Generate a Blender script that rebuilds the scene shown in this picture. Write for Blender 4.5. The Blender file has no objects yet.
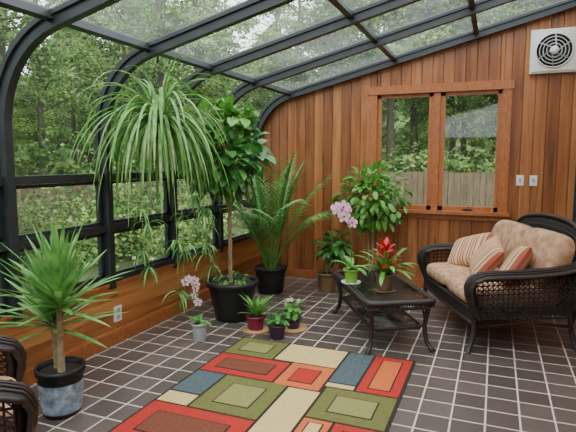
import bpy, math, random
from mathutils import Vector, Matrix
random.seed(11)
V=Vector
def lin(c):
    return tuple(((x/255)/12.92 if x/255<=0.04045 else ((x/255+0.055)/1.055)**2.4) for x in c)
def newmat(name):
    m=bpy.data.materials.new(name); m.use_nodes=True
    nt=m.node_tree; nt.nodes.clear()
    out=nt.nodes.new('ShaderNodeOutputMaterial')
    return m,nt,out
def mk(name,c,rough=.6,var=.15,scale=8,metal=0,trans=0,stretch=None,c2=None,detail=3,bump=0,spec=.5,ramp=(.3,.7),coat=0,orand=0):
    m,nt,out=newmat(name); N=nt.nodes; L=nt.links
    tc=N.new('ShaderNodeTexCoord'); no=N.new('ShaderNodeTexNoise'); no.inputs['Scale'].default_value=scale; no.inputs['Detail'].default_value=detail
    if stretch:
        mp=N.new('ShaderNodeMapping'); mp.inputs['Scale'].default_value=stretch
        L.new(tc.outputs['Object'],mp.inputs[0]); L.new(mp.outputs[0],no.inputs['Vector'])
    else: L.new(tc.outputs['Object'],no.inputs['Vector'])
    cr=N.new('ShaderNodeValToRGB'); a=lin(c)
    lo=[x*(1-var) for x in a]; hi=[min(1,x*(1+var)) for x in a]
    if c2: hi=lin(c2); lo=a
    cr.color_ramp.elements[0].position=ramp[0]; cr.color_ramp.elements[1].position=ramp[1]
    cr.color_ramp.elements[0].color=(*lo,1); cr.color_ramp.elements[1].color=(*hi,1)
    L.new(no.outputs['Fac'],cr.inputs[0]); col=cr.outputs[0]
    if orand:
        oi=N.new('ShaderNodeObjectInfo'); mr=N.new('ShaderNodeMapRange'); mr.inputs['To Min'].default_value=1-orand; mr.inputs['To Max'].default_value=1+orand
        L.new(oi.outputs['Random'],mr.inputs[0]); hs=N.new('ShaderNodeHueSaturation'); L.new(mr.outputs[0],hs.inputs['Value']); L.new(col,hs.inputs['Color']); col=hs.outputs[0]
    p=N.new('ShaderNodeBsdfPrincipled'); p.inputs['Roughness'].default_value=rough; p.inputs['Metallic'].default_value=metal
    p.inputs['Specular IOR Level'].default_value=spec; p.inputs['Coat Weight'].default_value=coat
    L.new(col,p.inputs['Base Color'])
    if bump:
        b=N.new('ShaderNodeBump'); b.inputs['Strength'].default_value=bump; b.inputs['Distance'].default_value=.01
        L.new(no.outputs['Fac'],b.inputs['Height']); L.new(b.outputs[0],p.inputs['Normal'])
    if trans:
        t=N.new('ShaderNodeBsdfTranslucent'); L.new(col,t.inputs[0])
        mx=N.new('ShaderNodeMixShader'); mx.inputs[0].default_value=trans
        L.new(p.outputs[0],mx.inputs[1]); L.new(t.outputs[0],mx.inputs[2]); L.new(mx.outputs[0],out.inputs[0])
    else: L.new(p.outputs[0],out.inputs[0])
    return m
def mkwood(name,axis,width,cols,grain):
    m,nt,out=newmat(name); N=nt.nodes; L=nt.links
    tc=N.new('ShaderNodeTexCoord'); sp=N.new('ShaderNodeSeparateXYZ'); L.new(tc.outputs['Object'],sp.inputs[0])
    dv=N.new('ShaderNodeMath'); dv.operation='DIVIDE'; dv.inputs[1].default_value=width; L.new(sp.outputs[axis],dv.inputs[0])
    fl=N.new('ShaderNodeMath'); fl.operation='FLOOR'; L.new(dv.outputs[0],fl.inputs[0])
    wn=N.new('ShaderNodeTexWhiteNoise'); wn.noise_dimensions='1D'; L.new(fl.outputs[0],wn.inputs['W'])
    mp=N.new('ShaderNodeMapping'); mp.inputs['Scale'].default_value=grain; L.new(tc.outputs['Object'],mp.inputs[0])
    ad=N.new('ShaderNodeVectorMath'); ad.operation='ADD'; L.new(mp.outputs[0],ad.inputs[0])
    sc=N.new('ShaderNodeVectorMath'); sc.operation='SCALE'; sc.inputs['Scale'].default_value=17; L.new(wn.outputs['Color'],sc.inputs[0]); L.new(sc.outputs[0],ad.inputs[1])
    no=N.new('ShaderNodeTexNoise'); no.inputs['Scale'].default_value=1; no.inputs['Detail'].default_value=6; no.inputs['Distortion'].default_value=.7; L.new(ad.outputs[0],no.inputs['Vector'])
    mu=N.new('ShaderNodeMath'); mu.operation='MULTIPLY'; mu.inputs[1].default_value=.34; L.new(wn.outputs['Value'],mu.inputs[0])
    a2=N.new('ShaderNodeMath'); a2.operation='MULTIPLY_ADD'; a2.inputs[1].default_value=.9; L.new(no.outputs['Fac'],a2.inputs[0]); L.new(mu.outputs[0],a2.inputs[2])
    cr=N.new('ShaderNodeValToRGB'); e=cr.color_ramp.elements
    e[0].position=.3; e[0].color=(*lin(cols[0]),1); e[1].position=.92; e[1].color=(*lin(cols[2]),1)
    x=e.new(.6); x.color=(*lin(cols[1]),1)
    L.new(a2.outputs[0],cr.inputs[0])
    mp2=N.new('ShaderNodeMapping'); mp2.inputs['Scale'].default_value=[g/ (max(grain)) *7 + .8 for g in grain]; L.new(tc.outputs['Object'],mp2.inputs[0])
    vo=N.new('ShaderNodeTexVoronoi'); vo.inputs['Scale'].default_value=.9; L.new(mp2.outputs[0],vo.inputs['Vector'])
    kr=N.new('ShaderNodeValToRGB'); kr.color_ramp.elements[0].position=.03; kr.color_ramp.elements[1].position=.09
    kr.color_ramp.elements[0].color=(.3,.22,.18,1); kr.color_ramp.elements[1].color=(1,1,1,1); L.new(vo.outputs['Distance'],kr.inputs[0])
    ml=N.new('ShaderNodeMix'); ml.data_type='RGBA'; ml.blend_type='MULTIPLY'; ml.inputs[0].default_value=1
    L.new(cr.outputs[0],ml.inputs[6]); L.new(kr.outputs[0],ml.inputs[7])
    p=N.new('ShaderNodeBsdfPrincipled'); p.inputs['Roughness'].default_value=.42; L.new(ml.outputs[2],p.inputs['Base Color'])
    L.new(p.outputs[0],out.inputs[0]); return m
BW=.125
wood_v=mkwood('wood_vertical',0,BW,[(98,54,26),(150,90,48),(186,124,74)],(18,18,1.1))
wood_h=mkwood('wood_horizontal',2,.13,[(116,66,30),(176,112,60),(212,152,92)],(16,1.1,16))
wood_t=mk('wood_trim',(148,84,42),.4,c2=(182,112,64),stretch=(9,9,2))
frame=mk('dark_aluminium',(42,47,50),.42,.2)
black=mk('black_plastic',(24,24,26),.45,.2)
soil=mk('soil',(50,36,26),.9,.4,60)
leaf=mk('leaf_green',(72,134,50),.4,trans=.25,c2=(124,184,80),scale=12)
leafd=mk('leaf_dark',(50,108,46),.35,trans=.2,c2=(98,164,76),scale=10)
leafy=mk('leaf_yucca',(72,134,68),.4,trans=.2,c2=(146,194,104),scale=9)
leafs=mk('leaf_spider',(88,146,72),.45,trans=.3,c2=(172,204,130),scale=14)
palmm=mk('leaf_palm',(56,116,50),.42,trans=.25,c2=(120,172,82),scale=9)
red=mk('bract_red',(200,20,30),.4,trans=.2,var=.25)
pink=mk('petal_pink',(232,168,204),.5,trans=.3,c2=(252,232,242),scale=40)
magenta=mk('petal_center',(170,40,90),.5)
bark=mk('bark',(84,74,62),.85,.35,25,bump=.5)
barkl=mk('plant_stem',(150,132,100),.8,.3,30)
wick=mk('wicker',(46,36,32),.5,.35,30)
wicks=mk('wicker_sheet',(36,28,25),.6,.35,90,bump=.6)
white=mk('white_plastic',(228,228,224),.4,.03)
label=mk('pot_label',(150,170,190),.4,.5,20)
greenpot=mk('green_ceramic',(128,180,70),.25,.12)
brownpot=mk('bronze_ceramic',(110,86,60),.3,.2)
burg=mk('burgundy_ceramic',(126,34,62),.25,.12)
plum=mk('plum_ceramic',(66,44,66),.3,.12)
greypot=mk('pale_ceramic',(172,176,180),.35,.1)
cork=mk('cork',(184,140,96),.8,.15,60)
cush=mk('cushion_floral',(168,126,96),.9,c2=(196,160,126),scale=16,detail=5,ramp=(.40,.60))
st1=mk('stripe_tan',(210,176,138),.9,.06); st2=mk('stripe_rose',(172,92,72),.9,.1); st3=mk('stripe_brown',(150,110,78),.9,.1)
def mkglass(name,fac,tint,haze=0,hs=2.0):
    m,nt,out=newmat(name); N=nt.nodes;L=nt.links
    t=N.new('ShaderNodeBsdfTransparent'); t.inputs[0].default_value=(*tint,1)
    g=N.new('ShaderNodeBsdfGlossy'); g.inputs['Roughness'].default_value=.03
    tc=N.new('ShaderNodeTexCoord')
    no=N.new('ShaderNodeTexNoise'); no.inputs['Scale'].default_value=hs; no.inputs['Detail'].default_value=5; L.new(tc.outputs['Object'],no.inputs['Vector'])
    mr=N.new('ShaderNodeMapRange'); mr.inputs['To Min'].default_value=fac*.7; mr.inputs['To Max'].default_value=fac*1.3; L.new(no.outputs['Fac'],mr.inputs[0])
    mx=N.new('ShaderNodeMixShader'); L.new(mr.outputs[0],mx.inputs[0])
    L.new(t.outputs[0],mx.inputs[1]); L.new(g.outputs[0],mx.inputs[2])
    if haze:
        tr=N.new('ShaderNodeBsdfTranslucent'); tr.inputs[0].default_value=(.85,.9,.88,1)
        m2=N.new('ShaderNodeMixShader'); mr2=N.new('ShaderNodeMapRange'); mr2.inputs['From Min'].default_value=.3; mr2.inputs['From Max'].default_value=.7
        mr2.inputs['To Min'].default_value=haze*.4; mr2.inputs['To Max'].default_value=haze*1.6; L.new(no.outputs['Fac'],mr2.inputs[0]); L.new(mr2.outputs[0],m2.inputs[0])
        L.new(mx.outputs[0],m2.inputs[1]); L.new(tr.outputs[0],m2.inputs[2]); L.new(m2.outputs[0],out.inputs[0])
    else: L.new(mx.outputs[0],out.inputs[0])
    return m
glass=mkglass('window_glass',.05,(.93,.97,.97),.01)
rglass=mkglass('roof_glass',.05,(.93,.97,.97),.06)
tglass=mkglass('table_glass',.42,(.7,.76,.76),.25)
tile,nt,out=newmat('floor_tile'); N=nt.nodes;L=nt.links
tc=N.new('ShaderNodeTexCoord'); br=N.new('ShaderNodeTexBrick'); L.new(tc.outputs['Object'],br.inputs['Vector'])
br.offset=0; br.squash=1; br.inputs['Scale'].default_value=1; br.inputs['Brick Width'].default_value=.2; br.inputs['Row Height'].default_value=.2
br.inputs['Mortar Size'].default_value=.006; br.inputs['Mortar Smooth'].default_value=.1; br.inputs['Bias'].default_value=0
br.inputs['Color1'].default_value=(*lin((82,71,66)),1); br.inputs['Color2'].default_value=(*lin((102,89,83)),1); br.inputs['Mortar'].default_value=(*lin((204,196,182)),1)
p=N.new('ShaderNodeBsdfPrincipled'); L.new(br.outputs['Color'],p.inputs['Base Color'])
mr=N.new('ShaderNodeMapRange'); mr.inputs['To Min'].default_value=.32; mr.inputs['To Max'].default_value=.8; L.new(br.outputs['Fac'],mr.inputs[0]); L.new(mr.outputs[0],p.inputs['Roughness'])
bp=N.new('ShaderNodeBump'); bp.invert=True; bp.inputs['Strength'].default_value=.4; bp.inputs['Distance'].default_value=.003; L.new(br.outputs['Fac'],bp.inputs['Height']); L.new(bp.outputs[0],p.inputs['Normal'])
L.new(p.outputs[0],out.inputs[0])

LX=-3.1; RX=.85; BY=6.5; FY=-1.3; R0=.7; Z0=1.82; CX=LX+R0
class MB:
    def __init__(s,M=None): s.v=[];s.f=[];s.m=[];s.sm=[];s.mats=[];s.M=M or Matrix()
    def mi(s,mat):
        if mat not in s.mats: s.mats.append(mat)
        return s.mats.index(mat)
    def add(s,vs,fs,mat,smooth=False):
        o=len(s.v); s.v+= [s.M@V(x) for x in vs]; k=s.mi(mat)
        for f in fs: s.f.append([o+i for i in f]); s.m.append(k); s.sm.append(smooth)
    def box(s,a,b,mat):
        x0,y0,z0=a;x1,y1,z1=b
        s.add([(x0,y0,z0),(x1,y0,z0),(x1,y1,z0),(x0,y1,z0),(x0,y0,z1),(x1,y0,z1),(x1,y1,z1),(x0,y1,z1)],
        [(0,3,2,1),(4,5,6,7),(0,1,5,4),(1,2,6,5),(2,3,7,6),(3,0,4,7)],mat)
    def tube(s,pts,r,mat,n=8):
        pts=[V(p) for p in pts]; k=len(pts)
        if not isinstance(r,(list,tuple)): r=[r]*k
        vs=[];fs=[]; up=None
        for i,p in enumerate(pts):
            d=(pts[min(i+1,k-1)]-pts[max(i-1,0)])
            if d.length<1e-9: d=V((0,0,1))
            d.normalize()
            if up is None: up=V((0,0,1)) if abs(d.z)<.9 else V((1,0,0))
            a=d.cross(up)
            if a.length<1e-6: a=d.cross(V((.3,.9,.1)))
            a.normalize(); b=d.cross(a).normalized(); up=-b if b.dot(up)<0 else b
            b=up; a=d.cross(b)
            for j in range(n):
                t=2*math.pi*j/n; vs.append(p+(a*math.cos(t)+b*math.sin(t))*r[i])
        for i in range(k-1):
            for j in range(n):
                fs.append((i*n+j,i*n+(j+1)%n,(i+1)*n+(j+1)%n,(i+1)*n+j))
        fs.append(tuple(range(n))); fs.append(tuple(range((k-1)*n,k*n)))
        s.add(vs,fs,mat,True)
    def lathe(s,prof,c,mat,n=28,R=None):
        vs=[];fs=[];k=len(prof); c=V(c)
        for r,z in prof:
            for j in range(n):
                t=2*math.pi*j/n; q=V((r*math.cos(t),r*math.sin(t),z))
                if R: q=R@q
                vs.append(c+q)
        for i in range(k-1):
            for j in range(n): fs.append((i*n+j,i*n+(j+1)%n,(i+1)*n+(j+1)%n,(i+1)*n+j))
        s.add(vs,fs,mat,True)
    def rbox(s,c,size,mat,e=.35,R=None,nu=14,nv=28):
        sp=lambda x,p:math.copysign(abs(x)**p,x)
        vs=[];fs=[];c=V(c)
        for i in range(nu+1):
            u=-math.pi/2+math.pi*i/nu
            for j in range(nv):
                w=2*math.pi*j/nv
                q=V((size[0]/2*sp(math.cos(u),e*1.6)*sp(math.cos(w),e),size[1]/2*sp(math.cos(u),e*1.6)*sp(math.sin(w),e),size[2]/2*sp(math.sin(u),e*1.8)))
                if R: q=R@q
                vs.append(c+q)
        for i in range(nu):
            for j in range(nv): fs.append((i*nv+j,i*nv+(j+1)%nv,(i+1)*nv+(j+1)%nv,(i+1)*nv+j))
        s.add(vs,fs,mat,True)
    def blade(s,base,d,L,W,droop,n,mat,prof='sword',fold=.18,roll=0):
        pos=V(base);d=V(d).normalized();vs=[];fs=[]
        for i in range(n+1):
            t=i/n
            if prof=='sword': w=W*(.55+.45*math.sin(min(1,t*2)*math.pi/2))*(1-t**3)**.8+.001
            elif prof=='strap': w=W*(.5+.5*math.sin(min(1,t*3)*math.pi/2))*(1-t**6)**.5+.001
            else: w=W*math.sin(math.pi*min(1,(t*.93+.05)))**.8+.001
            sd=d.cross(V((0,0,1)))
            if sd.length<.05: sd=V((math.cos(roll*5),math.sin(roll*5),0))
            sd.normalize(); nn=sd.cross(d).normalized()
            if roll: sd=Matrix.Rotation(roll,3,d)@sd; nn=Matrix.Rotation(roll,3,d)@nn
            vs+=[pos-sd*w/2+nn*fold*w,pos.copy(),pos+sd*w/2+nn*fold*w]
            d=(d+V((0,0,-droop/n))).normalized(); pos=pos+d*(L/n)
        for i in range(n):
            a=i*3; fs+=[(a,a+1,a+4,a+3),(a+1,a+2,a+5,a+4)]
        s.add(vs,fs,mat,True)
    def sheet(s,P,ns,nt_,mat):
        vs=[P(i/ns,j/nt_) for j in range(nt_+1) for i in range(ns+1)]
        fs=[(j*(ns+1)+i,j*(ns+1)+i+1,(j+1)*(ns+1)+i+1,(j+1)*(ns+1)+i) for j in range(nt_) for i in range(ns)]
        s.add(vs,fs,mat,True)
    def weave(s,P,ns,nt_,r,mat,seg=14):
        for j in range(nt_+1): s.tube([P(i/seg,j/nt_) for i in range(seg+1)],r,mat,4)
        for i in range(ns+1): s.tube([P(i/ns,j/6) for j in range(7)],r,mat,4)
    def pillow(s,M,w,h,t,mfun,n=20):
        old=s.M; s.M=old@M
        for sg in (1,-1):
            for i in range(n):
                for j in range(n):
                    q=[]
                    for a,b in ((i,j),(i+1,j),(i+1,j+1),(i,j+1)):
                        x=-1+2*a/n;y=-1+2*b/n
                        z=sg*t/2*((1-x**4)*(1-y**4))**.55
                        pin=1-.07*(1-abs(x*x*y*y))*(x*x+y*y)/2
                        q.append((x*w/2*pin,y*h/2*pin,z))
                    s.add(q,[(0,1,2,3)],mfun(i,n),True)
        s.M=old
    def obj(s,name,clamp=False):
        if clamp:
            for v in s.v:
                v.x=max(v.x,LX+.105); v.y=min(v.y,BY-.05)
                v.z=min(v.z,ztop(v.x)-.12)if v.x>CX else v.z
        me=bpy.data.meshes.new(name); me.from_pydata([tuple(x) for x in s.v],[],s.f)
        for m in s.mats: me.materials.append(m)
        me.polygons.foreach_set('material_index',s.m); me.polygons.foreach_set('use_smooth',s.sm); me.update()
        o=bpy.data.objects.new(name,me); bpy.context.scene.collection.objects.link(o); return o

# ---------------- room shell
def prof():
    pts=[]
    for z in (.5,.9,1.3,Z0): pts.append(((LX,z),(1,0)))
    for i in range(1,11):
        a=math.radians(180-76*i/10); pts.append(((CX+R0*math.cos(a),Z0+R0*math.sin(a)),(-math.cos(a),-math.sin(a))))
    x0,z0=pts[-1][0]
    for i in range(1,5):
        x=x0+(RX-x0)*i/4; pts.append(((x,z0+(x-x0)*.2493),(.2419,-.9703)))
    return pts
PR=prof()
XE,ZE=PR[13][0]
def ztop(x):
    if x<XE: return Z0+math.sqrt(max(0,R0*R0-(x-CX)**2))
    return ZE+(x-XE)*.2493
mb=MB(); mb.box((LX-.08,FY-.1,-.15),(RX+.1,BY+.1,0),tile); mb.obj('floor')
WX0,WX1,WZ0,WZ1=-1.42,.045,.97,2.42
def board(mb,x0,x1,z0a,z0b,z1a,z1b,y,mat):
    c=.005
    vs=[(x0,y,z0a),(x1,y,z0b),(x1,y,z1b),(x0,y,z1a),(x0+c,y-c*1.8,z0a),(x1-c,y-c*1.8,z0b),(x1-c,y-c*1.8,z1b),(x0+c,y-c*1.8,z1a),
        (x0,y+.08,z0a),(x1,y+.08,z0b),(x1,y+.08,z1b),(x0,y+.08,z1a)]
    mb.add(vs,[(4,5,6,7),(0,4,7,3),(5,1,2,6),(0,1,5,4),(7,6,2,3),(9,8,11,10),(3,2,10,11),(8,9,1,0),(1,9,10,2),(8,0,3,11)],mat)
mb=MB(); k0=math.floor(LX/BW)
edges=sorted(set([LX,RX,WX0,WX1]+[k*BW for k in range(k0,8) if LX<k*BW<RX]))
for a,b in zip(edges[:-1],edges[1:]):
    if a>=WX0-1e-6 and b<=WX1+1e-6:
        board(mb,a,b,0,0,WZ0,WZ0,BY,wood_v); board(mb,a,b,WZ1,WZ1,ztop(a),ztop(b),BY,wood_v)
    else: board(mb,a,b,0,0,ztop(a+.001),ztop(b),BY,wood_v)
mb.obj('wall_back')
mb=MB()
for i in range(4):
    z0=i*.13;z1=z0+.13;c=.006;x=LX+.045
    mb.add([(x,FY,z0),(x,BY,z0),(x,BY,z1),(x,FY,z1),(x+.009,FY,z0+c),(x+.009,BY,z0+c),(x+.009,BY,z1-c),(x+.009,FY,z1-c)],[(4,5,6,7),(0,1,5,4),(7,6,2,3)],wood_h)
mb.box((LX-.08,FY,0),(LX+.045,BY,.52),wood_h)
mb.box((LX-.08,FY,.52),(LX+.075,BY-.01,.545),wood_t)
mb.obj('wall_left')
mb=MB(); mb.box((LX+.054,FY,0),(LX+.075,BY-.01,.11),wood_t); mb.obj('baseboard_left')
mb=MB(); mb.box((LX+.075,BY-.03,0),(RX,BY-.009,.11),wood_t); mb.obj('baseboard_back')
mb=MB(); mb.box((RX,FY,0),(RX+.1,BY+.08,3.5),wood_v); mb.obj('wall_right')
mb=MB(); mb.box((LX,FY-.1,0),(RX,FY,2.2),wood_v); mb.obj('wall_front')
mb=MB(); mb.box((RX-.035,BY-.035,0),(RX-.001,BY-.009,3.2),frame); mb.obj('trim_1')
def rib(mb,y0,y1,d0,d1,mat,pts=PR):
    vs=[];fs=[]
    for (x,z),(nx,nz) in pts:
        for y,d in ((y0,d0),(y1,d0),(y1,d1),(y0,d1)): vs.append((x+nx*d,y,z+nz*d))
    for i in range(len(pts)-1):
        for j in range(4): fs.append((i*4+j,i*4+(j+1)%4,(i+1)*4+(j+1)%4,(i+1)*4+j))
    fs+=[(0,1,2,3),tuple(range(len(vs)-4,len(vs)))]
    mb.add(vs,fs,mat)
mb=MB()
ribs=[-1.25,-.35,.6,1.55,2.5,3.45,4.4,5.35,6.42]
for y in ribs:
    rib(mb,y-.03,y+.03,-.02,.09,frame); rib(mb,y-.05,y+.05,-.01,.025,frame)
def purlin(mb,x,w,d):
    z=ztop(x); nx,nz=.2419,-.9703; tx,tz=.9703,.2419
    vs=[]
    for y in (FY,BY-.02):
        for a,b in ((-w,-.01),(w,-.01),(w,d),(-w,d)): vs.append((x+tx*a+nx*b,y,z+tz*a+nz*b))
    mb.add(vs,[(0,1,5,4),(1,2,6,5),(2,3,7,6),(3,0,4,7),(0,1,2,3),(4,5,6,7)],frame)
for x in (XE,-1.2,-.28,.8): purlin(mb,x,.025,.05)
gp=PR[3:]
vs=[];fs=[]
for (x,z),n in gp: vs+=[(x,FY,z),(x,BY-.02,z)]
for i in range(len(gp)-1): fs.append((2*i,2*i+1,2*i+3,2*i+2))
mb.add(vs[:22],fs[:10],glass,True)
mb.add(vs[20:],[(2*i,2*i+1,2*i+3,2*i+2) for i in range(4)],rglass,True)
mb.obj('ceiling')
mb=MB()
for z,h in ((.57,.05),(1.02,.06),(1.46,.06)): mb.box((LX-.02,FY,z-h/2),(LX+.06,BY-.03,z+h/2),frame)
for a,b in zip(ribs[:-1],ribs[1:]):
    y0=a+.055;y1=b-.055
    for z0,z1 in ((.6,.985),(1.055,1.425)):
        t=.024
        mb.box((LX,y0,z0),(LX+.035,y0+t,z1),frame); mb.box((LX,y1-t,z0),(LX+.035,y1,z1),frame)
        mb.box((LX,y0,z0),(LX+.035,y1,z0+t),frame); mb.box((LX,y0,z1-t),(LX+.035,y1,z1),frame)
mb.add([(LX,FY,.55),(LX,BY-.03,.55),(LX,BY-.03,Z0),(LX,FY,Z0)],[(0,1,2,3)],glass)
mb.obj('window_1')
mb=MB(); y0,y1=BY-.035,BY-.009; t=.09
mb.box((WX0-t,y0,WZ0-.02),(WX0+.01,y1,WZ1+t),wood_t); mb.box((WX1-.01,y0,WZ0-.02),(WX1+t,y1,WZ1+t),wood_t)
mb.box((WX0-t-.02,y0-.01,WZ1-.01),(WX1+t+.02,y1,WZ1+t),wood_t)
mb.box((WX0-t-.03,y0-.05,WZ0-.02),(WX1+t+.03,y1,WZ0+.02),wood_t); mb.box((WX0-t,y0,WZ0-.08),(WX1+t,y1,WZ0-.02),wood_t)
xm=(WX0+WX1)/2
mb.box((xm-.04,y0+.01,WZ0),(xm+.04,BY+.08,WZ1),wood_t)
for a,b in ((WX0,xm-.04),(xm+.04,WX1)):
    f=.055;ya,yb=BY,BY+.05
    mb.box((a,ya,WZ0+.02),(a+f,yb,WZ1),wood_t); mb.box((b-f,ya,WZ0+.02),(b,yb,WZ1),wood_t)
    mb.box((a,ya,WZ0+.02),(b,yb,WZ0+.02+f),wood_t); mb.box((a,ya,WZ1-f),(b,yb,WZ1),wood_t)
    mb.add([(a,ya+.03,WZ0),(b,ya+.03,WZ0),(b,ya+.03,WZ1),(a,ya+.03,WZ1)],[(0,1,2,3)],glass)
    mb.box(((a+b)/2-.05,ya-.03,WZ0+.03),((a+b)/2+.05,ya,WZ0+.05),black)
mb.obj('window_2')
mb=MB(); cx,cz=.535,2.79; h=.235; ry=Matrix.Rotation(math.pi/2,3,'X')
mb.box((cx-h,BY-.07,cz-h),(cx+h,BY-.009,cz+h),white); mb.box((cx-h+.02,BY-.085,cz-h+.02),(cx+h-.02,BY-.07,cz+h-.02),white)
mb.lathe([(.0,.001),(.175,.001),(.175,.004)],(cx,BY-.085,cz),black,32,ry)
for r in (.18,.145,.11,.075): mb.lathe([(r-.005,.004),(r-.005,.014),(r+.005,.014),(r+.005,.004)],(cx,BY-.085,cz),white if r>.17 else greypot,32,ry)
mb.lathe([(0,.02),(.045,.02),(.045,.004)],(cx,BY-.085,cz),white,24,ry)
for i in range(6):
    a=i*math.pi/3; mb.tube([(cx+.04*math.cos(a),BY-.095,cz+.04*math.sin(a)),(cx+.175*math.cos(a+.5),BY-.095,cz+.175*math.sin(a+.5))],.007,greypot,5)
mb.obj('exhaust_fan')
for x in (.26,.40):
    mb=MB(); mb.box((x-.04,BY-.018,1.31),(x+.04,BY-.009,1.43),white); mb.box((x-.012,BY-.03,1.35),(x+.012,BY-.018,1.39),greypot); mb.obj('light_switch')
mb=MB(); mb.box((LX+.054,3.475,.19),(LX+.066,3.565,.325),white)
for z in (.228,.288): mb.box((LX+.066,3.50,z-.018),(LX+.069,3.54,z+.018),greypot)
mb.obj('power_outlet')

# ---------------- rug
rc={'r':mk('rug_red',(172,42,30),.95,.15,50),'o':mk('rug_olive',(104,104,52),.95,.15,50),'t':mk('rug_tan',(206,178,120),.95,.1,50),
'b':mk('rug_slate',(76,90,94),.95,.15,50),'d':mk('rug_dark',(44,33,28),.95,.2,50),'g':mk('rug_orange',(200,100,50),.95,.12,50),'w':mk('rug_brown',(112,60,40),.95,.15,50),'l':mk('rug_lightolive',(138,134,76),.95,.12,50)}
mb=MB(); X0,Y0=-2.06,4.03
mb.box((X0,Y0-2.32,.001),(X0+1.53,Y0,.010),rc['d'])
B=[(.02,.45,.02,.40,'o','l'),(.47,.98,.02,.38,'t','t'),(1.0,1.2,.02,.62,'b','b'),(1.22,1.51,.02,.70,'r','g'),
(.02,.62,.42,.78,'r','w'),(.64,.98,.40,.80,'g','r'),(1.0,1.2,.64,.70,'t','t'),(.02,.25,.8,1.15,'b','b'),(.27,.75,.8,1.32,'o','l'),(.77,1.0,.82,1.5,'t','t'),
(1.02,1.51,.72,1.16,'o','l'),(.02,.25,1.17,1.32,'t','t'),(.02,.75,1.34,1.80,'r','w'),(1.02,1.2,1.18,1.5,'g','t'),(1.22,1.51,1.18,1.72,'r','w'),
(.77,1.2,1.52,1.95,'o','b'),(.02,.5,1.82,2.30,'t','o'),(.52,.75,1.82,2.30,'b','b'),(.77,1.2,1.97,2.30,'r','g'),(1.22,1.51,1.74,2.30,'t','o')]
for u0,u1,v0,v1,a,b in B:
    mb.box((X0+u0,Y0-v1,.010),(X0+u1,Y0-v0,.013),rc[a])
    w=u1-u0;h=v1-v0
    if b!=a:
        q=min(w,h)*.22
        mb.box((X0+u0+q,Y0-v1+q,.013),(X0+u1-q,Y0-v0-q,.0145),rc['d']); q+=.010
        mb.box((X0+u0+q,Y0-v1+q,.0145),(X0+u1-q,Y0-v0-q,.016),rc[b])
mb.obj('area_rug')

# ---------------- wicker seating
def seat(name,W,loc,ang,nc,ys=1.0):
    M=Matrix.Translation(V((loc[0],loc[1],0)))@Matrix.Rotation(math.radians(ang),4,'Z')@Matrix.Diagonal((1,ys,1.06,1))
    mb=MB(M); hw=W/2
    for s in (-1,1):
        mb.tube([(s*(hw+.02),-.43,0),(s*hw,-.39,.12),(s*hw,-.38,.3),(s*hw,-.40,.5),(s*hw,-.38,.62)],[.018,.02,.024,.022,.02],wick)
        mb.tube([(s*(hw-.02),.42,0),(s*(hw-.02),.36,.15),(s*(hw-.02),.34,.4),(s*(hw-.02),.42,.8)],[.018,.02,.022,.02],wick)
        mb.tube([(s*hw,-.38,.2),(s*hw,0,.24),(s*hw,.35,.2)],.012,wick)
        bulge=lambda t:.045*math.sin(math.pi*t)
        P=lambda u,t,s=s:V((s*(hw+bulge(t)),-.38+.76*u,.27+t*(.37+.05*u)))
        mb.weave(P,20,11,.0055,wick,12)
        for k in range(-9,20):
            pts=[P((k+q)/20,q/11) for q in range(0,12) if 0<=(k+q)/20<=1]
            if len(pts)>2: mb.tube(pts,.004,wick,4)
        path=[(.42,.76),(.36,.71),(.2,.675),(0,.655),(-.2,.65),(-.34,.645),(-.43,.61),(-.47,.54),(-.46,.45),(-.42,.35),(-.385,.27)]
        def AT(u,t,s=s):
            q=u*(len(path)-1); i=min(int(q),len(path)-2); f=q-i
            y=path[i][0]*(1-f)+path[i+1][0]*f; z=path[i][1]*(1-f)+path[i+1][1]*f
            wd=.08*(1 if u<.6 else 1-.6*(u-.6)/.4)
            a=(t-.5)*2
            return V((s*(hw+.015)+a*wd,y+(.03*a*a if u>.6 else 0),z-.035*a*a*(1 if u<.6 else 0.3)))
        mb.sheet(AT,24,6,wicks)
        for t in (0,1): mb.tube([AT(i/24,t) for i in range(25)],.014,wick,6)
        for t in (.2,.35,.5,.65,.8): mb.tube([AT(i/24,t)+V((0,0,.003)) for i in range(25)],.007,wick,5)
    P=lambda u,t:V((-hw+2*hw*u,-.39-.02*math.sin(math.pi*u),.23+.11*t))
    mb.sheet(P,16,2,wicks); mb.weave(P,int(W*30),5,.006,wick)
    P2=lambda u,t:V((-hw+2*hw*u,.38,.23+.11*t)); mb.sheet(P2,4,2,wicks)
    mb.tube([P(i/10,0)for i in range(11)],.015,wick); mb.tube([P(i/10,1)for i in range(11)],.016,wick)
    mb.box((-hw,-.38,.30),(hw,.38,.34),wicks)
    def BP(u,t):
        e=abs(2*u-1); top=.62-.14*e**5+.05*math.cos(math.pi*(u-.5))
        return V(((-hw+2*hw*u)*(1-.02*t),.345+.13*t+.02*t*t-.05*e*e*t,.34+top*t))
    mb.sheet(lambda u,t:BP(u,t)+V((0,.008,0)),20,10,wicks); mb.weave(BP,int(W*28),16,.006,wick,18)
    mb.tube([BP(0,t/8) for t in range(9)]+[BP(i/24,1) for i in range(1,25)]+[BP(1,1-t/8) for t in range(1,9)],.02,wick)
    cw=(W-.06)/nc
    for i in range(nc):
        x=-hw+.03+cw*(i+.5)
        mb.rbox((x,-.055,.415),(cw-.005,.74,.16),cush,.3)
        R=Matrix.Rotation(math.radians(-16),3,'X')
        mb.rbox((x,.27,.68),(cw-.01,.18,.50),cush,.3,R)
    return mb.obj(name),M
o,ML=seat('wicker_loveseat',1.36,(.005,5.22),-66.4,2,1.12)
seat('wicker_armchair',.62,(-2.33,1.37),143,1)
def stripe(i,n): return [st1,st2,st1,st1,st3,st1,st2][i%7]
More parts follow.
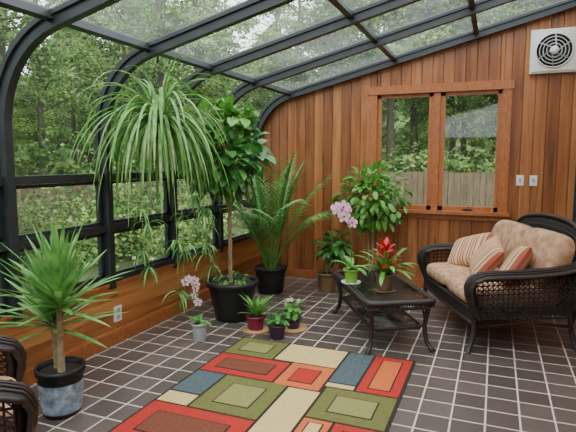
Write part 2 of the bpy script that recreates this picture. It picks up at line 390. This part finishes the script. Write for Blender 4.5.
for (x,y,z,rx,rz,ry) in ((-.42,-.06,.625,52,16,22),(-.02,-.05,.63,54,-6,-14),(.38,.03,.64,60,-24,10)):
    mb=MB(ML@Matrix.Translation((x,y,z))@Matrix.Rotation(math.radians(rz),4,'Z')@Matrix.Rotation(math.radians(rx),4,'X')@Matrix.Rotation(math.radians(ry),4,'Z'))
    mb.pillow(Matrix(),.44,.37,.15,stripe,28); mb.obj('throw_pillow')

# ---------------- coffee table
MT=Matrix.Translation(V((-.976,4.69,0)))@Matrix.Rotation(math.radians(120),4,'Z')
mb=MB(MT); a,b=.62,.30
def rr(a,b,r,z,n=6):
    p=[]
    for cx,cy,s in ((a-r,b-r,0),(-a+r,b-r,90),(-a+r,-b+r,180),(a-r,-b+r,270)):
        for i in range(n+1):
            t=math.radians(s+90*i/n); p.append((cx+r*math.cos(t),cy+r*math.sin(t),z))
    return p
q=rr(a,b,.09,.435); mb.tube(q+[q[0]],.022,wick,8)
q=rr(a-.03,b-.03,.08,.445); mb.tube(q+[q[0]],.012,wick,6)
q=rr(a-.02,b-.02,.08,.38); mb.tube(q+[q[0]],.012,wick,6)
for p1,p2 in zip(rr(a-.01,b-.01,.08,.38,9),rr(a,b,.09,.435,9)): mb.tube([p1,p2],.007,wick,4)
for i in range(49):
    x=-a+.04+i*(2*a-.08)/48
    for s in (-1,1): mb.tube([(x,s*(b-.01),.38),(x,s*(b-.002),.43)],.006,wick,4)
for i in range(23):
    y=-b+.06+i*(2*b-.12)/22
    for s in (-1,1): mb.tube([(s*(a-.01),y,.38),(s*(a-.002),y,.43)],.006,wick,4)
P=lambda u,t:V((-(a-.05)+2*(a-.05)*u,-(b-.05)+2*(b-.05)*t,.425)); mb.weave(P,36,18,.003,wick,4)
g=rr(a-.02,b-.02,.08,.452); n=len(g); g2=[(x,y,z-.006) for x,y,z in g]
mb.add(g+g2,[tuple(range(n))]+[(i,(i+1)%n,n+(i+1)%n,n+i) for i in range(n)],tglass)
for sx in (-1,1):
    for sy in (-1,1):
        X,Y=sx*(a-.06),sy*(b-.05)
        mb.tube([(X*1.06,Y*1.12,0),(X*.99,Y*.97,.08),(X*.95,Y*.92,.2),(X*.99,Y*.99,.34),(X*1.02,Y*1.02,.42)],[.017,.02,.021,.022,.022],wick)
        mb.tube([(X*.95,Y*.93,.26),(X*.85,Y*.95,.33),(X*.72,Y*.98,.38)],.009,wick,6)
        mb.lathe([(0,0),(.024,0),(.026,.015),(.018,.03)],(X*1.06,Y*1.12,0),wick,10)
q=rr(a-.1,b-.08,.06,.19); mb.tube(q+[q[0]],.016,wick,8)
P=lambda u,t:V((-(a-.11)+2*(a-.11)*u,-(b-.09)+2*(b-.09)*t,.185)); mb.weave(P,30,14,.003,wick,4)
g=rr(a-.11,b-.09,.06,.197); mb.add(g,[tuple(range(len(g)))],tglass)
mb.obj('coffee_table')

# ---------------- plants
rnd=random.uniform
def pot(mb,c,rt,rb,h,mat,rim=.012,z=0):
    x,y=c
    mb.lathe([(0,z),(rb,z),(rb+.004,z+.01),(rt-.006,z+h*.82),(rt-.006,z+h*.86),(rt+rim,z+h*.87),(rt+rim+.002,z+h),(rt-.004,z+h),(rt-.012,z+h*.9)],(x,y,0),mat)
    mb.lathe([(0,z+h*.92),(rt-.008,z+h*.90)],(x,y,0),soil)
def adir(az,el): return V((math.cos(az)*math.cos(el),math.sin(az)*math.cos(el),math.sin(el)))
mb=MB(); c=(-2.51,2.36); pot(mb,c,.14,.11,.31,black,.01)
mb.lathe([(.118,.03),(.137,.22)],(c[0],c[1],0),label)
heads=[]
for dx,dy,h in ((-.04,.02,.60),(.03,-.02,.76)):
    x,y=c[0]+dx,c[1]+dy
    mb.tube([(x,y,.26),(x+dx*.4,y+dy*.3,.26+(h-.26)*.5),(x+dx*1.1,y+dy,h)],[.024,.02,.018],barkl); heads.append((x+dx*1.1,y+dy,h))
for hx,hy,h in heads:
    nL=58
    for i in range(nL):
        el=math.radians(0+86*(i/nL)**.75); az=i*2.399+rnd(-.2,.2)
        mb.blade((hx,hy,h-.08+.12*i/nL),adir(az,el),rnd(.36,.52),rnd(.036,.052),rnd(.05,.45),6,leafy)
mb.obj('potted_yucca',True)
mb=MB(); c=V((-2.62,3.62,1.92))
mb.lathe([(0,-.14),(.07,-.14),(.105,-.02),(.11,0),(.10,0),(.095,-.02)],c,black); mb.lathe([(0,-.02),(.1,-.015)],c,soil)
top=V((c.x,c.y,ztop(c.x)-.02))
for k in range(3):
    a=k*2.094; mb.tube([c+V((.1*math.cos(a),.1*math.sin(a),0)),top],.003,black,4)
mb.tube([top,top-V((0,0,.06))],.008,black,6)
for i in range(240):
    az=rnd(0,6.283); el=math.radians(rnd(0,86)); L=rnd(.45,1.0)
    mb.blade(c+adir(az,0)*rnd(0,.07),adir(az,el),L,rnd(.02,.032),rnd(2.2,4.6),11,leafs if i%3 else leaf,fold=.25)
for i in range(9):
    az=rnd(-1.4,1.9); p=c.copy(); pts=[p]; d=adir(az,.4); L=rnd(1.0,1.65)
    for k in range(12):
        d=(d+V((0,0,-.5))).normalized(); p=p+d*L/12; pts.append(p)
    mb.tube(pts,.0025,leafs,4)
    for q in (pts[-1],pts[-4]):
        for k in range(11):
            mb.blade(q,adir(rnd(0,6.28),rnd(-.5,1.1)),rnd(.1,.22),.013,2.5,5,leafs if k%2 else leafd,fold=.25)
mb.obj('hanging_spider_plant',True)
def leafyblob(mb,c,rad,n,L,W,mat,stem=None,droop=.8,shell=.55):
    for i in range(n):
        az=rnd(0,6.283); s=rnd(-1,1); r=rnd(shell,1)
        d=V((math.cos(az)*math.sqrt(1-s*s),math.sin(az)*math.sqrt(1-s*s),s))
        p=V(c)+V((d.x*rad[0],d.y*rad[1],d.z*rad[2]))*r
        dd=d*.8+V((rnd(-.6,.6),rnd(-.6,.6),rnd(-.5,.35)))
        mb.blade(p,dd,L*rnd(.7,1.2),W*rnd(.8,1.2),droop,4,mat,'ovate',.12,rnd(-.5,.5))
        if stem and i%6==0: mb.tube([stem,(V(stem)+p)/2+V((0,0,-.03)),p],[.006,.004,.002],barkl,4)
mb=MB(); c=V((-2.43,4.51,0)); pot(mb,(c.x,c.y),.245,.17,.40,black,.02)
for k in range(3):
    pts=[]
    for i in range(15):
        a=k*2.094+i*.8; z=.34+i*.07; pts.append((c.x-.02+.012*math.cos(a),c.y+.012*math.sin(a),z))
    mb.tube(pts,.011,barkl,6)
leafyblob(mb,(c.x-.05,c.y-.03,1.62),(.40,.38,.36),380,.17,.10,leafd,(c.x-.02,c.y,1.3),1.0,.4)
leafyblob(mb,(c.x-.04,c.y-.05,1.95),(.28,.28,.2),130,.16,.09,leaf,(c.x-.02,c.y,1.5),.9,.3)
leafyblob(mb,(c.x,c.y,.42),(.16,.16,.05),40,.06,.04,leaf)
mb.obj('potted_braided_ficus',True)
mb=MB(); c=V((-2.5,5.62,0)); pot(mb,(c.x,c.y),.19,.15,.32,black,.012)
for i in range(24):
    az=i*2.399; el=math.radians(rnd(58,86)); L=rnd(1.05,1.42)
    p=V((c.x+.05*math.cos(az),c.y+.05*math.sin(az),.3)); d=adir(az,el); pts=[p.copy()]; ds=[d.copy()]
    n=30
    for k in range(n):
        d=(d+V((0,0,-rnd(.6,1.5)/n*(k/n)*2.4))).normalized(); p=p+d*L/n
        if p.y>BY-.15: p.y=BY-.15
        if p.x<LX+.15: p.x=LX+.15
        pts.append(p.copy()); ds.append(d.copy())
    mb.tube(pts,[.008*(1-.7*j/n) for j in range(n+1)],palmm,5)
    for k in range(10,n+1):
        t=(k-10)/(n-10); ll=.30*math.sin(math.pi*(t*.75+.2))
        sd=ds[k].cross(V((0,0,1))).normalized()
        for s in (-1,1):
            dd=sd*s*.75+ds[k]*.9+V((0,0,rnd(0,.15)))
            mb.blade(pts[k],dd,ll*rnd(.85,1.1),.021,.9,5,palmm,'ovate',.1)
mb.obj('potted_palm',True)
mb=MB(); c=V((-1.33,6.0,0)); pot(mb,(c.x,c.y),.16,.12,.28,black)
for k in range(4):
    a=k*1.6; mb.tube([(c.x+.03*math.cos(a),c.y+.03*math.sin(a),.25),(c.x+.06*math.cos(a),c.y+.05*math.sin(a),.7),(c.x+.12*math.cos(a),c.y+.1*math.sin(a),1.2)],[.012,.01,.006],barkl,6)
leafyblob(mb,(c.x-.02,c.y-.05,1.17),(.42,.34,.38),560,.12,.06,leaf,(c.x,c.y,.8),.8,.3)
mb.obj('potted_schefflera',True)
mb=MB(); c=V((-1.87,5.9,0)); pot(mb,(c.x,c.y),.12,.1,.24,brownpot)
for k in range(4): mb.tube([(c.x,c.y,.22),(c.x+.06*math.cos(k*1.5),c.y+.06*math.sin(k*1.5),.5)],.006,barkl,5)
leafyblob(mb,(c.x+.1,c.y,.56),(.2,.18,.17),170,.11,.06,leafd,(c.x,c.y,.3),.7,.2)
mb.obj('potted_croton',True)
def flower(mb,p,face,r,cm=magenta,pm=pink):
    f=V(face).normalized(); a=f.cross(V((0,0,1))).normalized(); b=a.cross(f)
    for k,(ang,w) in enumerate(((90,.7),(18,1.0),(162,1.0),(234,.7),(306,.7))):
        t=math.radians(ang); d=a*math.cos(t)+b*math.sin(t); s=f.cross(d)
        q=[p,p+d*r*.4+s*r*.4*w,p+d*r*.85+s*r*.44*w+f*r*.1,p+d*r*1.05,p+d*r*.85-s*r*.44*w+f*r*.1,p+d*r*.4-s*r*.4*w]
        mb.add(q,[tuple(range(6))],pm)
    mb.rbox(p+f*.006,(r*.4,r*.4,r*.5),cm,1,None,5,8)
def orchid(name,c,z,rt,h,mat,stemh,lean,nf,fr,saucer=None,lw=.055,ll=.18,pm=pink):
    mb=MB(); zz=z
    if saucer: mb.lathe([(0,z),(rt*1.15,z),(rt*1.35,z+.015),(rt*1.3,z+.018),(rt*1.1,z+.006),(0,z+.006)],(c[0],c[1],0),saucer); zz=z+.007
    pot(mb,c,rt,rt*.75,h,mat,.006,zz)
    for i in range(8): mb.blade((c[0],c[1],zz+h*.9),adir(i*2.4,rnd(.6,1.25)),ll*rnd(.8,1.2),lw,1.3,7,leaf,'strap',.15)
    p0=V((c[0],c[1],zz+h*.9)); le=V((lean[0],lean[1],0)); pts=[]
    for i in range(11):
        t=i/10; pts.append(p0+V((0,0,stemh*math.sin(t*1.75)))+le*(t**2.2))
    mb.tube(pts,.0035,leafd,5)
    for i in range(nf):
        q=pts[10-i] if i<8 else pts[3]; off=V((rnd(-.03,.03),rnd(-.03,.03),rnd(-.015,.015)))
        flower(mb,q+off,V((.35,-1,.1))+V((rnd(-.4,.4),0,rnd(-.2,.2))),fr*rnd(.85,1.1),pm=pm)
    mb.obj(name)
palep=mk('petal_pale',(240,206,214),.5,trans=.3,c2=(252,240,242),scale=40)
orchid('potted_orchid',(-1.22,4.60),.453,.07,.13,greenpot,.58,(-.13,.02),6,.062,white,.05,.2)
orchid('potted_orchid',(-2.4,3.83),0,.068,.16,greypot,.40,(-.14,-.02),8,.04,None,.035,.12,palep)
mb=MB(); c=(-.87,4.43); z=.453
mb.lathe([(0,z),(.085,z),(.1,z+.012),(.095,z+.015),(0,z+.006)],(c[0],c[1],0),brownpot); pot(mb,c,.08,.06,.15,brownpot,.006,z+.007)
for i in range(24): mb.blade((c[0],c[1],z+.15),adir(i*2.399,math.radians(34+46*i/24)),rnd(.25,.36),.04,rnd(1.0,1.6),8,leaf,'strap',.2)
for i in range(22): mb.blade((c[0],c[1],z+.23+.006*i),adir(i*2.399,math.radians(10+3*i)),rnd(.12,.17),.05,.7,5,red,'ovate',.2)
mb.tube([(c[0],c[1],z+.14),(c[0],c[1],z+.35)],.01,leaf)
mb.obj('potted_bromeliad')
def disc(mb,c,r): mb.lathe([(0,.0),(r,.0),(r,.014),(0,.014)],(c[0],c[1],0),cork)
mb=MB(); c=(-2.05,4.26); disc(mb,c,.13); pot(mb,c,.09,.07,.13,burg,.006,.015)
for i in range(24): mb.blade((c[0],c[1],.13),adir(i*2.4,rnd(.6,1.4)),rnd(.17,.28),.035,.7,6,leaf,'sword',.25)
mb.obj('potted_aloe')
mb=MB(); c=(-1.78,4.14); pot(mb,c,.085,.06,.13,plum,.006,0)
leafyblob(mb,(c[0],c[1],.17),(.09,.09,.05),60,.07,.045,leafd,(c[0],c[1],.1),.7,.2); mb.obj('potted_african_violet')
mb=MB(); c=(-1.74,4.43); disc(mb,c,.14); pot(mb,c,.08,.06,.10,plum,.006,.015)
leafyblob(mb,(c[0],c[1],.2),(.08,.08,.08),60,.07,.05,leaf,(c[0],c[1],.1),.7,.2)
for i in range(8): flower(mb,V((c[0]+rnd(-.06,.06),c[1]+rnd(-.06,.06),rnd(.24,.29))),(0,-1,.6),.018,st1)
mb.obj('potted_kalanchoe')

# ---------------- outdoors
oleaf=mk('tree_leaves',(84,124,56),.6,trans=.5,c2=(184,208,128),scale=.7,detail=3,ramp=(.38,.62),orand=.35)
oleaf2=mk('tree_leaves_dark',(48,78,40),.6,trans=.4,c2=(116,150,80),scale=.7,detail=3,ramp=(.38,.62),orand=.35)
ground=mk('forest_ground',(70,80,44),.95,c2=(104,114,66),scale=1.2)
fencem=mk('fence_wood',(92,76,60),.9,c2=(128,108,86),scale=3,stretch=(4,4,.6))
mb=MB(); mb.add([(-60,-30,-.4),(45,-30,-.4),(45,60,-.4),(-60,60,-.4)],[(0,1,2,3)],ground); mb.obj('ground')
def leaves(mb,n,fn,size,mats):
    for i in range(n):
        p=fn(); a=V((rnd(-1,1),rnd(-1,1),rnd(-.6,.4))).normalized(); b=a.cross(V((rnd(-1,1),rnd(-1,1),rnd(-1,1)))).normalized()
        s=size*rnd(.6,1.3)
        mb.add([p,p+a*s*.5+b*s*.33,p+a*s,p+a*s*.5-b*s*.33],[(0,1,2,3)],mats[0] if rnd(0,1)<.6 else mats[1])
protos=[]
for k,(zc,nl,tr) in enumerate(((3.4,9000,.2),(4.2,8000,.15),(2.4,11000,.2),(.8,13000,.16))):
    mb=MB(); H=rnd(12,14); cl=[]
    lean=V((rnd(-.7,.7),rnd(-.7,.7),0))
    mb.tube([V((0,0,-.5)),lean*.3+V((0,0,H*.3)),lean*.7+V((0,0,H*.65)),lean+V((0,0,H*.95))],[tr,tr*.8,tr*.55,.03],bark,8)
    for j in range(28):
        z=rnd(zc,H); r=rnd(.5,3.4)*(1-.4*z/H); az=rnd(0,6.28); q=lean*(z/H)+V((r*math.cos(az),r*math.sin(az),z)); cl.append((q,rnd(.6,1.3)))
        mb.tube([lean*(z/H)*.9+V((0,0,z-.7)),q*.5+(lean*(z/H)+V((0,0,z)))*.5+V((0,0,-.2)),q],[.05,.035,.012],bark,5)
    if k<2:
        for j in range(7):
            z=rnd(1.2,3.6); az=rnd(0,6.28); r=rnd(.6,2.0); q=V((r*math.cos(az),r*math.sin(az),z)); cl.append((q,.55)); mb.tube([V((0,0,z-.4)),q],[.03,.01],bark,5)
    def fn():
        q,r=random.choice(cl); d=V((random.gauss(0,1),random.gauss(0,1),random.gauss(0,.4))); return q+d*r*.5
    leaves(mb,nl,fn,.165,[oleaf,oleaf2]); protos.append(mb.obj('tree'))
def inst(meshobj,name,x,y,s,rz,sz=1):
    o=bpy.data.objects.new(name,meshobj.data); o.location=(x,y,0); o.scale=(s,s,s*sz); o.rotation_euler=(0,0,rz); bpy.context.scene.collection.objects.link(o)
pl=[(-9.9,3.4),(-10.6,7.6),(-14.5,5.5),(-3.5,18.5)]
for o,(x,y) in zip(protos,pl): o.location=(x,y,0)
cand=[]; tries=0
while len(cand)<70 and tries<9000:
    tries+=1
    x,y=rnd(-34,9),rnd(-6,36)
    if x>-9.8 and y<15: continue
    if any((x-a)**2+(y-b)**2<6 for a,b in cand+pl): continue
    cand.append((x,y))
for x,y in cand:
    d=math.hypot(x+3,y-4)
    if y>15 and x>-8: pr=protos[random.choice((0,1,2,3))]
    else: pr=protos[random.choice((0,1,1,2))] if d<20 else protos[random.choice((2,3,3))]
    inst(pr,'tree',x,y,rnd(.75,1.1),rnd(0,6.28))
for x,y in ((-1.6,17.5),(1.2,19.5),(-3.2,22),(.2,23.5),(3.5,22),(-1.5,27)): inst(protos[3],'tree',x,y,rnd(.8,1.0),rnd(0,6.28))
mb=MB()
leaves(mb,3500,lambda:V((random.gauss(0,.7),random.gauss(0,.7),abs(random.gauss(.4,.6))-.3)),.12,[oleaf,oleaf2])
for j in range(12): mb.tube([(0,0,-.45),(rnd(-.7,.7),rnd(-.7,.7),rnd(.6,1.2))],[.025,.01],bark,5)
sh=mb.obj('shrub'); sh.location=(-6.4,9.2,0)
for i in range(44):
    if i<14: x,y=rnd(-20,-11),rnd(-3,18)
    elif i<32: x,y=rnd(-10,8),rnd(15.5,24)
    else: x,y=rnd(-8.1,-7.2),-1+(i-32)*1.15+rnd(-.3,.3)
    inst(sh,'shrub',x,y,rnd(.9,1.7) if i<32 else rnd(.55,.95),rnd(0,6.28))
def fence(p0,p1,h,name):
    p0=V(p0);p1=V(p1);d=(p1-p0);n=int(d.length/.15);d.normalize();ang=math.atan2(d.y,d.x)
    mb=MB(Matrix.Translation((p0.x,p0.y,-.4))@Matrix.Rotation(ang,4,'Z'))
    for i in range(n):
        x=i*.15; hh=h+rnd(-.01,.01)
        mb.box((x,0,0),(x+.138,.02,hh),fencem)
        if i%16==0: mb.box((x,.02,0),(x+.1,.12,h+.1),fencem)
    for z in (.3,h-.3): mb.box((0,.02,z),(n*.15,.06,z+.09),fencem)
    mb.obj(name)
fence((-9,-4,0),(-9,13.5,0),1.45,'fence'); fence((-8.9,13.5,0),(9,13.5,0),1.7,'fence')
mb=MB()
bk=mk('distant_foliage',(50,74,38),.9,c2=(138,164,98),scale=.9,detail=10,ramp=(.38,.66),trans=.1)
bumps=lambda a,z:1.6*math.sin(a*23+z)+1.2*math.sin(a*51-z*1.7)+.8*math.sin(z*2.1+a*9)
vs=[];fs=[];na=140;nz=16
for i in range(na+1):
    a=math.radians(30+240*i/na)
    H=12+2*math.sin(a*17)+1.4*math.sin(a*43)
    for j in range(nz+1):
        z=-.5+H*j/nz; r=42+bumps(a,z)+.15*z
        vs.append((-5+r*math.cos(a),6+r*math.sin(a),z))
for i in range(na):
    for j in range(nz):
        q=i*(nz+1)+j; fs.append((q,q+nz+1,q+nz+2,q+1))
mb.add(vs,fs,bk,True); mb.obj('distant_treeline')

# ---------------- world, camera
w=bpy.data.worlds.new('World'); bpy.context.scene.world=w; w.use_nodes=True; nt=w.node_tree; N=nt.nodes
bg=N['Background']; sky=N.new('ShaderNodeTexSky'); sky.sky_type='HOSEK_WILKIE'; sky.turbidity=6; sky.sun_direction=(-.3,.5,.8)
mx=N.new('ShaderNodeMix'); mx.data_type='RGBA'; mx.inputs[0].default_value=.88; mx.inputs[7].default_value=(.93,.97,1,1)
nt.links.new(sky.outputs[0],mx.inputs[6]); nt.links.new(mx.outputs[2],bg.inputs[0]); bg.inputs[1].default_value=4.9
sl=bpy.data.lights.new('sun','SUN'); sl.energy=1.2; sl.angle=.9; sl.color=(1,.96,.88); so=bpy.data.objects.new('sun',sl); bpy.context.scene.collection.objects.link(so)
so.rotation_euler=(math.radians(25),math.radians(12),0)
cam=bpy.data.cameras.new('camera'); co=bpy.data.objects.new('camera',cam); bpy.context.scene.collection.objects.link(co)
cam.sensor_width=36; cam.lens=513/576*36; cam.clip_start=.05; cam.clip_end=300
th=math.radians(22);ph=math.radians(6.2)
F=V((-math.sin(th)*math.cos(ph),math.cos(th)*math.cos(ph),-math.sin(ph))); R=V((math.cos(th),math.sin(th),0)); U=R.cross(F)
co.matrix_world=Matrix(((R.x,U.x,-F.x,0),(R.y,U.y,-F.y,0),(R.z,U.z,-F.z,1.6),(0,0,0,1)))
bpy.context.scene.camera=co
